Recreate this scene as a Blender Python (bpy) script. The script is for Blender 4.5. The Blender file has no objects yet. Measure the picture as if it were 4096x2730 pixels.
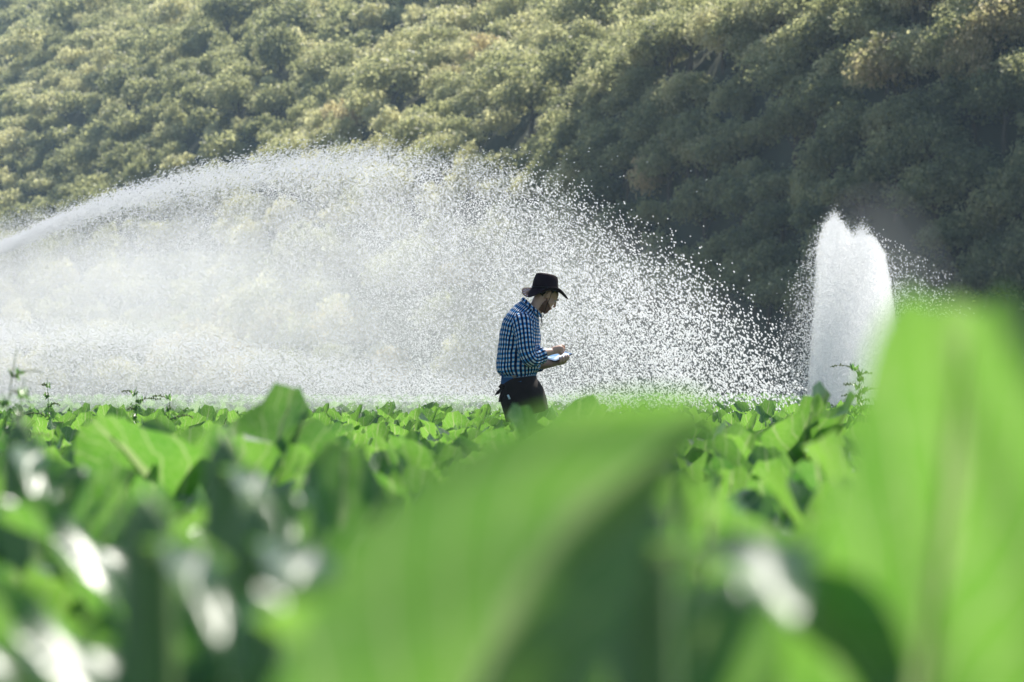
import bpy, bmesh, math, random
import numpy as np
from mathutils import Vector, Matrix

# ---------------------------------------------------------------- camera, light, exposure
S = bpy.context.scene
COL = S.collection
R = math.radians
FPX, HORIZ = 3840.0, 388.0
cam_d = bpy.data.cameras.new('camera')
cam = bpy.data.objects.new('camera', cam_d)
COL.objects.link(cam)
S.camera = cam
cam.location = (0, 0, .85)
cam.rotation_euler = (R(90) + math.atan((HORIZ - 341) / FPX), 0, 0)
cam_d.lens = 135
cam_d.sensor_width = 36
cam_d.clip_start = .1
cam_d.clip_end = 3000
cam_d.dof.use_dof = True
cam_d.dof.focus_distance = 30.5
cam_d.dof.aperture_fstop = 5.6

SUN_EL, SUN_AZ = R(50), R(27)          # azimuth from +Y towards +X
w = bpy.data.worlds.new('World')
S.world = w
w.use_nodes = True
nt = w.node_tree
bg = nt.nodes['Background']
sky = nt.nodes.new('ShaderNodeTexSky')
sky.sky_type = 'NISHITA'
sky.sun_disc = False
sky.sun_elevation = SUN_EL
sky.sun_rotation = SUN_AZ
nt.links.new(sky.outputs[0], bg.inputs[0])
bg.inputs[1].default_value = .105
sd = bpy.data.lights.new('sun', 'SUN')
sun = bpy.data.objects.new('sun', sd)
COL.objects.link(sun)
sd.energy = 5.0
sd.angle = R(.5)
sd.color = (1, .95, .86)
sdir = Vector((math.sin(SUN_AZ) * math.cos(SUN_EL), math.cos(SUN_AZ) * math.cos(SUN_EL), math.sin(SUN_EL)))
sun.rotation_euler = sdir.to_track_quat('Z', 'Y').to_euler()
S.view_settings.view_transform = 'Standard'
S.view_settings.look = 'None'
S.view_settings.exposure = 0.6
S.view_settings.gamma = 1
S.cycles.use_denoising = True
S.cycles.max_bounces = 8
S.cycles.diffuse_bounces = 4
S.cycles.glossy_bounces = 2
S.cycles.transmission_bounces = 4
S.cycles.volume_bounces = 4
S.cycles.sample_clamp_indirect = 6
S.cycles.caustics_reflective = False
S.cycles.caustics_refractive = False

rng = np.random.default_rng(11)
random.seed(5)

# ---------------------------------------------------------------- helpers
def tag(o, label=None, cat=None, group=None, kind=None):
    if label: o['label'] = label
    if cat: o['category'] = cat
    if group: o['group'] = group
    if kind: o['kind'] = kind
    return o

def mesh_np(name, V, F, mats=(), uv=None, attr=None, smooth=True):
    """V nx3, F list of arrays (k x n of same corner count) or one array"""
    V = np.asarray(V, dtype=np.float32)
    Fs = F if isinstance(F, list) else [F]
    Fs = [np.asarray(f, dtype=np.int32) for f in Fs if len(f)]
    loops = np.concatenate([f.ravel() for f in Fs])
    tot = np.concatenate([np.full(len(f), f.shape[1], dtype=np.int32) for f in Fs])
    st = np.concatenate([[0], np.cumsum(tot)[:-1]]).astype(np.int32)
    me = bpy.data.meshes.new(name)
    me.vertices.add(len(V)); me.vertices.foreach_set('co', V.ravel())
    me.loops.add(len(loops)); me.loops.foreach_set('vertex_index', loops)
    me.polygons.add(len(tot)); me.polygons.foreach_set('loop_start', st)
    try: me.polygons.foreach_set('loop_total', tot)
    except Exception: pass
    if smooth: me.polygons.foreach_set('use_smooth', np.ones(len(tot), dtype=bool))
    if uv is not None:
        l = me.uv_layers.new(name='UVMap')
        l.data.foreach_set('uv', np.asarray(uv, dtype=np.float32)[loops].ravel())
    if attr:
        for k, a in attr.items():
            at = me.attributes.new(k, 'FLOAT', 'POINT')
            at.data.foreach_set('value', np.asarray(a, dtype=np.float32))
    for m in mats: me.materials.append(m)
    me.update(calc_edges=True)
    me.validate()
    return me

def ob(name, me, parent=None, loc=(0, 0, 0), rot=(0, 0, 0), sc=1):
    o = bpy.data.objects.new(name, me)
    COL.objects.link(o)
    o.location = loc; o.rotation_euler = rot
    o.scale = (sc, sc, sc) if isinstance(sc, (int, float)) else sc
    if parent: o.parent = parent
    return o

def fix_normals(me):
    bm = bmesh.new(); bm.from_mesh(me); bmesh.ops.recalc_face_normals(bm, faces=bm.faces); bm.to_mesh(me); bm.free()

class Geo:
    def __init__(s): s.V = []; s.F4 = []; s.F3 = []; s.UV = []; s.n = 0
    def add(s, V, F4=None, F3=None, UV=None):
        V = np.asarray(V, float)
        s.V.append(V)
        if F4 is not None and len(F4): s.F4.append(np.asarray(F4) + s.n)
        if F3 is not None and len(F3): s.F3.append(np.asarray(F3) + s.n)
        s.UV.append(np.zeros((len(V), 2)) if UV is None else np.asarray(UV, float))
        s.n += len(V)
        return s
    def mesh(s, name, mats, smooth=True, off=(0, 0, 0)):
        F = []
        if s.F4: F.append(np.concatenate(s.F4))
        if s.F3: F.append(np.concatenate(s.F3))
        return mesh_np(name, np.concatenate(s.V) - np.array(off), F, mats, uv=np.concatenate(s.UV), smooth=smooth)

def grid_faces(nu, nv, closed=False, base=0):
    """nu rows, nv columns"""
    i, j = np.meshgrid(np.arange(nu - 1), np.arange(nv if closed else nv - 1), indexing='ij')
    j2 = (j + 1) % nv
    return np.stack([i * nv + j, i * nv + j2, (i + 1) * nv + j2, (i + 1) * nv + j], -1).reshape(-1, 4) + base

def tube(P, rad, n=12, flat=None, cap=True, up=None):
    """closed tapered tube; P k x 3; rad k; flat = (dir, factor) squashes the ring along dir"""
    P = np.asarray(P, float); k = len(P)
    rad = np.broadcast_to(np.asarray(rad, float), (k,))
    T = np.gradient(P, axis=0)
    T /= np.linalg.norm(T, axis=1)[:, None] + 1e-9
    ref = np.array([0, 0, 1.0]) if up is None else np.array(up, float)
    if abs(T[0] @ ref) > .95: ref = np.array([0, 1.0, 0.1])
    a = np.linspace(0, 2 * math.pi, n, endpoint=False)
    V = []
    for i in range(k):
        x = ref - T[i] * (T[i] @ ref); x /= np.linalg.norm(x); y = np.cross(T[i], x)
        ref = x
        ring = np.outer(np.cos(a), x) + np.outer(np.sin(a), y)
        if flat is not None:
            d = np.array(flat[0], float); d /= np.linalg.norm(d)
            ring = ring - np.outer(ring @ d, d) * (1 - flat[1])
        V.append(P[i] + ring * rad[i])
    F4 = grid_faces(k, n, True)
    F3 = []
    V = np.concatenate(V)
    if cap:
        c0, c1 = len(V), len(V) + 1
        V = np.vstack([V, P[0] - T[0] * rad[0] * .6, P[-1] + T[-1] * rad[-1] * .6])
        for j in range(n):
            F3.append([c0, (j + 1) % n, j]); F3.append([c1, (k - 1) * n + j, (k - 1) * n + (j + 1) % n])
    return V, F4, np.array(F3, int).reshape(-1, 3)

def ellipsoid(c, r, M=None, n=16, m=10):
    th = np.linspace(0, math.pi, m); ph = np.linspace(0, 2 * math.pi, n, endpoint=False)
    t, p = np.meshgrid(th[1:-1], ph, indexing='ij')
    V = np.stack([np.sin(t) * np.cos(p), np.sin(t) * np.sin(p), np.cos(t)], -1).reshape(-1, 3)
    V = np.vstack([V, [0, 0, 1], [0, 0, -1]]) * np.array(r)
    if M is not None: V = V @ np.array(M).T
    V = V + np.array(c)
    F4 = grid_faces(m - 2, n, True)[:, ::-1]
    F3 = []
    a, b = len(V) - 2, len(V) - 1
    for j in range(n):
        F3.append([a, j, (j + 1) % n]); F3.append([b, (m - 3) * n + (j + 1) % n, (m - 3) * n + j])
    return V, F4, np.array(F3)

# ---------------------------------------------------------------- materials
class N:
    def __init__(s, name):
        s.m = bpy.data.materials.new(name); s.m.use_nodes = True
        s.t = s.m.node_tree; s.t.nodes.clear()
        s.out = s.t.nodes.new('ShaderNodeOutputMaterial')
    def n(s, typ, **kw):
        x = s.t.nodes.new('ShaderNode' + typ)
        for k, v in kw.items():
            if k.startswith('i_'):
                key = k[2:].replace('_', ' ')
                x.inputs[int(key) if key.isdigit() else key].default_value = v
            else: setattr(x, k, v)
        return x
    def l(s, a, b): s.t.links.new(a, b); return s
    def math(s, op, a, b=None):
        x = s.n('Math', operation=op)
        for i, v in enumerate((a, b)):
            if v is None: continue
            if isinstance(v, (int, float)): x.inputs[i].default_value = v
            else: s.l(v, x.inputs[i])
        return x.outputs[0]
    def mix(s, f, a, b):
        x = s.n('Mix', data_type='RGBA')
        for i, v in ((0, f), (6, a), (7, b)):
            if isinstance(v, (int, float)): x.inputs[i].default_value = v
            elif isinstance(v, tuple): x.inputs[i].default_value = (*v, 1)
            else: s.l(v, x.inputs[i])
        return x.outputs[2]
    def ramp(s, f, *stops):
        x = s.n('ValToRGB')
        e = x.color_ramp.elements
        for i, (p, c) in enumerate(stops):
            q = e[i] if i < 2 else e.new(p)
            q.position = p; q.color = (*c, 1)
        s.l(f, x.inputs[0]); return x.outputs[0]
    def surf(s, o): s.l(o, s.out.inputs[0]); return s.m

def simple(name, col, rough=.8, noise=0, nscale=30, spec=.3, metal=0, bump=0, sheen=0):
    k = N(name)
    p = k.n('BsdfPrincipled', i_Roughness=rough, i_Metallic=metal)
    p.inputs['Specular IOR Level'].default_value = spec
    p.inputs['Base Color'].default_value = (*col, 1)
    if sheen: p.inputs['Sheen Weight'].default_value = sheen
    if noise or bump:
        tc = k.n('TexCoord'); nz = k.n('TexNoise', i_Scale=nscale, i_Detail=4.0)
        k.l(tc.outputs['Object'], nz.inputs['Vector'])
        if noise:
            c = k.mix(nz.outputs[0], tuple(x * (1 - noise) for x in col), tuple(min(1, x * (1 + noise)) for x in col))
            k.l(c, p.inputs['Base Color'])
        if bump:
            b = k.n('Bump', i_Strength=bump, i_Distance=.01); k.l(nz.outputs[0], b.inputs['Height'])
            k.l(b.outputs[0], p.inputs['Normal'])
    return k.surf(p.outputs[0])

def leaf_material():
    """cabbage leaf: waxy blue green upper skin, yellow green light through the blade, pale veins"""
    k = N('cabbage_leaf')
    uv = k.n('UVMap')
    sx = k.n('SeparateXYZ'); k.l(uv.outputs[0], sx.inputs[0])
    au = k.math('ABSOLUTE', sx.outputs[0])
    # side veins
    ph = k.math('SUBTRACT', k.math('MULTIPLY', k.math('POWER', sx.outputs[1], 1.3), 6.5), k.math('MULTIPLY', k.math('POWER', au, .8), 2.4))
    tcn = k.n('TexNoise', i_Scale=6.0, i_Detail=3.0)
    tc = k.n('TexCoord'); k.l(tc.outputs['Object'], tcn.inputs['Vector'])
    ph = k.math('ADD', ph, k.math('MULTIPLY', tcn.outputs[0], 1.6))
    fr = k.math('ABSOLUTE', k.math('SUBTRACT', k.math('FRACT', ph), .5))
    vein = k.math('MULTIPLY', k.math('LESS_THAN', fr, .042), .9)
    mid = k.math('LESS_THAN', k.math('ADD', au, k.math('MULTIPLY', sx.outputs[1], .05)), .10)
    vein = k.math('MAXIMUM', vein, mid)
    # fine net
    vo = k.n('TexVoronoi', feature='DISTANCE_TO_EDGE', i_Scale=55.0); k.l(tc.outputs['Object'], vo.inputs['Vector'])
    net = k.math('MULTIPLY', k.math('LESS_THAN', vo.outputs[0], .06), .25)
    vein = k.math('MAXIMUM', vein, net)
    n2 = k.n('TexNoise', i_Scale=9.0, i_Detail=4.0); k.l(tc.outputs['Object'], n2.inputs['Vector'])
    oi = k.n('ObjectInfo')
    v = k.math('ADD', k.math('MULTIPLY', n2.outputs[0], .6), k.math('MULTIPLY', oi.outputs['Random'], .4))
    base = k.ramp(v, (.25, (.022, .085, .035)), (.75, (.05, .14, .055)))
    base = k.mix(vein, base, (.22, .34, .16))
    tr = k.ramp(v, (.25, (.11, .34, .040)), (.75, (.27, .55, .065)))
    tr = k.mix(vein, tr, (.40, .54, .20))
    p = k.n('BsdfPrincipled', i_Roughness=.40)
    p.inputs['Specular IOR Level'].default_value = .45
    k.l(base, p.inputs['Base Color'])
    b = k.n('Bump', i_Strength=.6, i_Distance=.008)
    k.l(k.math('ADD', n2.outputs[0], k.math('MULTIPLY', vein, -.5)), b.inputs['Height']); k.l(b.outputs[0], p.inputs['Normal'])
    p.inputs['Coat Weight'].default_value = .6; p.inputs['Coat Roughness'].default_value = .34
    t = k.n('BsdfTranslucent'); k.l(tr, t.inputs[0])
    mx = k.n('MixShader', i_0=.5); k.l(p.outputs[0], mx.inputs[1]); k.l(t.outputs[0], mx.inputs[2])
    return k.surf(mx.outputs[0])

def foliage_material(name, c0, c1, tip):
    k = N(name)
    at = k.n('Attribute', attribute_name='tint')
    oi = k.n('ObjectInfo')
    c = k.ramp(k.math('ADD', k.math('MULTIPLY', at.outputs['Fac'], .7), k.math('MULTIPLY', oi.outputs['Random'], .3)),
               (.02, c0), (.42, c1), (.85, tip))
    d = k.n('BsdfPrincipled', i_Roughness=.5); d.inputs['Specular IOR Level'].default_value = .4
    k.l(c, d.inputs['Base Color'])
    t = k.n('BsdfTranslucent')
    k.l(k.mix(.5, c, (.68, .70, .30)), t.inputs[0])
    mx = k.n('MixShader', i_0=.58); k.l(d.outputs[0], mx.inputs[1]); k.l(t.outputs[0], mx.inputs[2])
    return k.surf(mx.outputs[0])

def water_material():
    k = N('water_drop')
    d = k.n('BsdfDiffuse'); d.inputs[0].default_value = (.84, .86, .89, 1)
    t = k.n('BsdfTranslucent'); t.inputs[0].default_value = (.86, .88, .90, 1)
    m = k.n('MixShader', i_0=.62); k.l(d.outputs[0], m.inputs[1]); k.l(t.outputs[0], m.inputs[2])
    g = k.n('BsdfGlossy', i_Roughness=.25)
    m2 = k.n('MixShader', i_0=.12); k.l(m.outputs[0], m2.inputs[1]); k.l(g.outputs[0], m2.inputs[2])
    return k.surf(m2.outputs[0])

def mist_material(name, dens, aniso=.4, col=(.99, .995, 1)):
    k = N(name)
    v = k.n('VolumePrincipled')
    v.inputs['Color'].default_value = (*col, 1)
    v.inputs['Density'].default_value = dens
    v.inputs['Anisotropy'].default_value = aniso
    k.l(v.outputs[0], k.out.inputs[1])
    return k.m

M_LEAF = leaf_material()
def rib_mat():
    k = N('leaf_midrib')
    p = k.n('BsdfPrincipled', i_Roughness=.4); p.inputs['Base Color'].default_value = (.45, .56, .32, 1)
    t = k.n('BsdfTranslucent'); t.inputs[0].default_value = (.72, .80, .50, 1)
    m = k.n('MixShader', i_0=.55); k.l(p.outputs[0], m.inputs[1]); k.l(t.outputs[0], m.inputs[2])
    return k.surf(m.outputs[0])
M_RIB = rib_mat()
M_STALK = simple('plant_stalk', (.16, .26, .10), .6, .3, 30)
M_SOIL = simple('soil', (.11, .075, .05), .95, .45, 3, bump=.6)
M_HILL = simple('hillside_soil', (.035, .04, .02), .95, .4, .3)
M_BARK = simple('bark', (.10, .08, .06), .9, .4, 8)
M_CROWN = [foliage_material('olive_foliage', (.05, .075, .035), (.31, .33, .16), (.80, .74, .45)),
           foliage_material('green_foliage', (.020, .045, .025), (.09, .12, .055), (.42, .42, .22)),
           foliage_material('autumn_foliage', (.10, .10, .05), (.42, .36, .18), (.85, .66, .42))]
M_DROP = water_material()

# ---------------------------------------------------------------- terrain
HA, HB, HY = .35, .87, 250.0
def hill_raw(x, y):
    t = HA * (y - HY) + HB * x
    t = t + 3.0 * np.sin(x * .09 - y * .035 + 1.0) + 2.0 * np.sin(x * .21 + y * .05) + 1.2 * np.sin(y * .11 - x * .05)
    return t
def hill_z(x, y):
    t = hill_raw(x, y)
    t = np.where(t > 0, t, 0)
    c = np.clip((x + 6) / 18, 0, 1); c = c * c * (3 - 2 * c)
    steep = np.where(t < 8, 2.7 * t, 21.6 + .5 * (t - 8))
    z = t * (1 - c) + steep * c
    z = 110 * np.tanh(z / 110)
    return z

xs = np.arange(-260, 261, 2.6); ys = np.arange(120, 801, 2.6)
X, Y = np.meshgrid(xs, ys, indexing='xy')
Z = hill_z(X, Y) - .35
me = mesh_np('hillside', np.stack([X, Y, Z], -1).reshape(-1, 3), grid_faces(len(ys), len(xs)), [M_HILL])
tag(ob('hillside', me), kind='structure')
g = np.array([[-300, -40, 0], [300, -40, 0], [300, 820, 0], [-300, 820, 0]], float)
tag(ob('ground', mesh_np('ground', g, np.array([[0, 1, 2, 3]]), [M_SOIL])), kind='structure')

# ---------------------------------------------------------------- trees on the hill
def crown_geo(seed, n_clump=26, per=90, size=.075):
    r = np.random.default_rng(seed)
    cs = []
    for i in range(n_clump):
        for _ in range(30):
            d = r.normal(size=3); d /= np.linalg.norm(d); d[2] = abs(d[2]) * 1.0 - .25 * r.random()
            c = d * r.uniform(.45, .85) * np.array([1, 1, .85])
            if all(np.linalg.norm(c - q[0]) > .22 for q in cs): break
        cs.append((c, r.uniform(.24, .42)))
    V = []; tint = []
    for c, rad in cs:
        n = int(per * (rad / .33) ** 2)
        d = r.normal(size=(n, 3)); d /= np.linalg.norm(d, axis=1)[:, None]
        d[:, 2] = np.where(r.random(n) < .5, np.abs(d[:, 2]), d[:, 2])
        rr = rad * r.uniform(.55, 1.12, n) * (1 + .25 * np.sin(d[:, 0] * 7 + d[:, 1] * 5 + c[0] * 9))
        p = c + d * rr[:, None] * np.array([1, 1, .8])
        nrm = d + r.normal(size=(n, 3)) * .55; nrm /= np.linalg.norm(nrm, axis=1)[:, None]
        a = np.cross(nrm, r.normal(size=(n, 3))); a /= np.linalg.norm(a, axis=1)[:, None]
        b = np.cross(nrm, a)
        s = size * r.uniform(.5, 1.35, n)[:, None]
        q = np.stack([p - a * s, p - b * s * .6 + nrm * s * .2, p + a * s, p + b * s * .6 + nrm * s * .2], 1)
        V.append(q.reshape(-1, 3))
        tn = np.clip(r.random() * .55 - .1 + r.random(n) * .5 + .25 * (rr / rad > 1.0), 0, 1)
        tint.append(np.repeat(tn, 4))
    V = np.concatenate(V); V[:, 2] += .78
    F = np.arange(len(V)).reshape(-1, 4)
    return V, F, np.concatenate(tint)

def trunk_geo(seed):
    r = np.random.default_rng(seed)
    G = Geo()
    G.add(*tube([[0, 0, -.35], [.02, .01, .1], [0, .03, .5], [.03, 0, 1.0]], [.075, .06, .045, .02], 7))
    for i in range(6):
        a = r.uniform(0, 6.28); z = r.uniform(.25, .7); l = r.uniform(.35, .65)
        G.add(*tube([[0, 0, z], [math.cos(a) * l * .5, math.sin(a) * l * .5, z + .25], [math.cos(a) * l, math.sin(a) * l, z + .5]], [.03, .02, .008], 5))
    return G
crowns = [[], [], []]
CG = [crown_geo(100 + i, 24 + 3 * i, 140, .052) for i in range(4)]
CGlo = [crown_geo(200 + i, 18, 60, .085) for i in range(4)]
for mi in range(3):
    for i in range(4):
        V, F, tn = CG[i]
        crowns[mi].append(mesh_np('crown', V, F, [M_CROWN[mi]], attr={'tint': tn}, smooth=False))
trunks = [trunk_geo(300 + i).mesh('trunk', [M_BARK]) for i in range(2)]

# scatter over the part of the slope that the photograph sees, a little beyond it on every side
pts = []
cell = {}
tries = 0
rs = np.random.default_rng(77)
while tries < 90000:
    tries += 1
    u = rs.uniform(-.165, .165)
    y = math.sqrt(rs.uniform(170 ** 2, 700 ** 2))
    x = u * y
    t = float(hill_raw(x, y))
    if t < (-1.5 if x < -2 else 1.2): continue
    z = float(hill_z(x, y))
    v = (z - .85) / y
    if v > .112: continue
    far = (y - 180) / 400
    rad = rs.choice([1.4, 1.8, 2.2, 2.6, 3.3]) * rs.uniform(.9, 1.1) * (1 + .15 * (rs.random() < .15)) * (1.12 - .1 * far)
    if x > -2 and t < 9: rad = min(rad, 2.3)
    sp = rad * (1.40 if not (x > -2 and t < 9) else .62)
    ci, cj = int(x // 8), int(y // 8)
    ok = True
    for a in (-1, 0, 1):
        for b in (-1, 0, 1):
            for (px, py, pr) in cell.get((ci + a, cj + b), ()):
                if (px - x) ** 2 + (py - y) ** 2 < (.5 * (sp + pr)) ** 2: ok = False; break
            if not ok: break
        if not ok: break
    if not ok: continue
    cell.setdefault((ci, cj), []).append((x, y, sp))
    pts.append((x, y, z, rad, v))
print('trees', len(pts))

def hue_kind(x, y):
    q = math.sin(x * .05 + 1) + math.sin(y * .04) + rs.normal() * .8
    if x / y > .025 + .02 * rs.normal() and float(hill_z(x, y)) / y < .075: return 1  # lower right slope: darker foliage colour stands in for the hill's shade
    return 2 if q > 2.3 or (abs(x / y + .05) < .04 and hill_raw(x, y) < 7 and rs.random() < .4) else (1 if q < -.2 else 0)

# which of them show largest: near, inside the frame and not hidden low behind the next row
def show(p):
    x, y, z, rad, v = p
    px = 512 + x / y * FPX; py = HORIZ - v * FPX
    inside = -20 < px < 1044 and py > -40
    return (rad / y) * (1 if inside else .2)
order = sorted(range(len(pts)), key=lambda i: -show(pts[i]))
solo = set(order[:298])
used = {}
def tree_label(p, mi):
    x, y, z, rad, v = p
    px = 512 + x / y * FPX; py = HORIZ - v * FPX - rad * 1.1 / y * FPX
    colr = ('olive green', 'dark green', 'yellowish')[mi]
    h = 'low on' if py > 260 else 'half way up' if py > 130 else 'high on'
    if px > 780: wh = 'the hillside behind the water column'
    elif px > 640: wh = 'the dark hillside beyond the sparse droplets'
    elif px > 470: wh = 'the hillside above the man in the hat'
    elif px > 300: wh = 'the hillside above the spray crest'
    else: wh = 'the hazy hillside above the rising jet'
    return f'{colr} round leafy tree {h} {wh}'
lowV, lowF, lowT, lowM = [], [], [], []
nlo = 0
for i, p in enumerate(pts):
    x, y, z, rad, v = p
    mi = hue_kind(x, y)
    hs = rs.uniform(.8, 1.2) * (1.35 if rad < 2 else 1); rz = rs.uniform(0, 6.28)
    if i in solo:
        t = ob('tree', None, None, (x, y, z - .3), (0, 0, rz), (rad, rad * rs.uniform(.8, 1.15), rad * hs))
        t.empty_display_size = .3
        lb = tree_label(p, mi)
        tag(t, lb, 'tree', lb.replace('tree', 'trees', 1))
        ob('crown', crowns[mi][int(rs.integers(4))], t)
        ob('trunk', trunks[int(rs.integers(2))], t)
    else:
        V, F, tn = CGlo[int(rs.integers(4))]
        c, s = math.cos(rz), math.sin(rz)
        W = np.stack([(V[:, 0] * c - V[:, 1] * s) * rad + x, (V[:, 0] * s + V[:, 1] * c) * rad + y, V[:, 2] * rad * hs + z - .3], 1)
        lowV.append(W); lowF.append(F + nlo); nlo += len(W)
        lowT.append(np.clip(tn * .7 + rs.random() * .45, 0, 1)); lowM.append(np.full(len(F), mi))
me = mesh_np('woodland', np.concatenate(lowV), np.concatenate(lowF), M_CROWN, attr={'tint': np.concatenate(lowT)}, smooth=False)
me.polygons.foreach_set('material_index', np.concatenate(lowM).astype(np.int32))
tag(ob('woodland', me), 'dense wood covering the far hazy slope', 'woodland', kind='stuff')

# ---------------------------------------------------------------- cabbage plants
def leaf_geo(L=.5, Wd=.16, p0=1.2, bend=1.3, cup=.35, wav=.03, roll=0., seed=0, nu=13, nv=9, pet=.2, fold=0., asym=1., blunt=.97, roll2=None, bexp=1.4, pw=.62, rip=.007):
    """blade along +X from the base; returns blade (V,F,UV) and midrib (V,F4,F3)"""
    r = np.random.default_rng(seed)
    t = np.linspace(0, 1, nu)
    el = p0 - bend * t ** bexp
    ds = L / (nu - 1)
    sx = np.concatenate([[0], np.cumsum(np.cos(el[:-1]) * ds)])
    sz = np.concatenate([[0], np.cumsum(np.sin(el[:-1]) * ds)])
    q = np.clip((t - pet) / (1 - pet), 0, 1)
    wid = np.where(q > 0, Wd * np.sin(math.pi * np.clip(q, 0, 1) ** .85 * blunt + .03) ** pw, 0) + .008
    s = np.linspace(-1, 1, nv)
    ph1, ph2 = r.uniform(0, 6.28, 2)
    V = np.zeros((nu, nv, 3))
    nx, nz = -np.sin(el), np.cos(el)
    for j, sj in enumerate(s):
        rj = roll2 if (roll2 is not None and sj < 0) else roll
        cr, sr = math.cos(rj), math.sin(rj)
        edge = np.abs(sj) ** 2.2
        wj = wid * (asym if sj < 0 else 1)
        lift = cup * wj * sj ** 2 + wav * edge * np.sin(t * 17 + (ph1 if sj < 0 else ph2)) * (q > 0) + rip * np.sin(t * 23 + sj * 6 + ph2) * (q > 0)
        lift = lift - fold * wj * abs(sj)
        across = sj * wj * (1 - .25 * abs(cup)) + .006 * np.sin(t * 12 + ph1)
        a, l = across * cr - lift * sr, across * sr + lift * cr
        V[:, j, 0] = sx + nx * l
        V[:, j, 1] = a
        V[:, j, 2] = sz + nz * l
    V = V.reshape(-1, 3)
    UV = np.stack([np.tile(s, nu), np.repeat(t, nv)], 1)
    rib = np.stack([sx, 0 * sx, sz], 1) + np.stack([nx, 0 * nx, nz], 1) * (-.004)
    rr = .0065 * (1 - t) ** 1.1 * (L / .5) + .0015
    return V, grid_faces(nu, nv), UV, tube(rib[:-1], rr[:-1], 6)

LEAFS = []   # (blade mesh, rib mesh)
specs = []
for i in range(14):
    inner = i < 5
    specs.append(dict(L=random.uniform(.40, .52) if inner else random.uniform(.42, .56), Wd=random.uniform(.065, .095) if inner else random.uniform(.08, .125),
                      p0=random.uniform(1.3, 1.52) if inner else random.uniform(1.0, 1.4), bend=random.uniform(.1, .7) if inner else random.uniform(.5, 1.9),
                      cup=random.uniform(.3, .9) if inner else random.uniform(-.3, .7), wav=random.uniform(.010, .026), roll=random.uniform(-.7, .7), seed=i))
for sp in specs:
    V, F, UV, rib = leaf_geo(nu=19, nv=11, **{**sp, 'Wd': sp['Wd'] * 1.0, 'pw': .52})
    bm = mesh_np('leaf', V, F, [M_LEAF], uv=UV)
    rm = Geo().add(*rib).mesh('midrib', [M_RIB])
    LEAFS.append((bm, rm))
STEM = Geo().add(*tube([[0, 0, -.03], [.004, 0, .1], [0, .004, .24]], [.028, .022, .016], 8)).mesh('stem', [M_STALK])

def leaf_spread(r, n):
    """placement of n leaves on one plant: (variant, azimuth, base height, pitch offset, scale)"""
    out = []
    az = r.uniform(0, 6.28)
    for k in range(n):
        az += 2.4 + r.uniform(-.3, .3)
        f = k / (n - 1)
        var = int(r.integers(5, 14)) if f < .62 else int(r.integers(0, 5))
        out.append((var, az, .06 + .16 * f, r.uniform(-.12, .12), r.uniform(.85, 1.12)))
    return out

def plant_full(x, y, h, r, label, group, n=14, z=0):
    root = ob('cabbage_plant', None, None, (x, y, z), (0, 0, 0), h)
    root.empty_display_size = .1
    tag(root, label, 'cabbage plant', group)
    ob('stem', STEM, root)
    for var, az, bz, dp, sc in leaf_spread(r, n):
        l = ob('leaf', LEAFS[var][0], root, (math.cos(az) * .015, math.sin(az) * .015, bz), (r.uniform(-.15, .15), dp, az), sc)
        ob('midrib', LEAFS[var][1], l)
    return root

def rotz(V, a):
    c, s = math.cos(a), math.sin(a)
    return np.stack([V[:, 0] * c - V[:, 1] * s, V[:, 0] * s + V[:, 1] * c, V[:, 2]], 1)
def plant_geo(seed, n, nu, nv, ribs):
    r = np.random.default_rng(seed)
    Vs, Fs, Us, k = [], [], [], 0
    RG = Geo()
    for var, az, bz, dp, sc in leaf_spread(r, n):
        V, F, UV, rib = leaf_geo(nu=nu, nv=nv, **{**specs[var], 'Wd': specs[var]['Wd'] * 1.2, 'pw': .48})
        c, s = math.cos(dp), math.sin(dp)
        f = lambda V: rotz(np.stack([V[:, 0] * c + V[:, 2] * s, V[:, 1], -V[:, 0] * s + V[:, 2] * c], 1) * sc, az) + np.array([0, 0, bz])
        Vs.append(f(V)); Fs.append(F + k); Us.append(UV); k += len(V)
        if ribs: RG.add(f(rib[0]), rib[1], rib[2])
    return np.concatenate(Vs), np.concatenate(Fs), np.concatenate(Us), RG
MID = []
for i in range(7):
    V, F, UV, RG = plant_geo(500 + i, 13, 13, 7, True)
    MID.append((mesh_np('foliage', V, F, [M_LEAF], uv=UV), RG.mesh('stalks', [M_RIB])))
LOW = [plant_geo(600 + i, 11, 9, 5, False)[:3] for i in range(6)]

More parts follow.
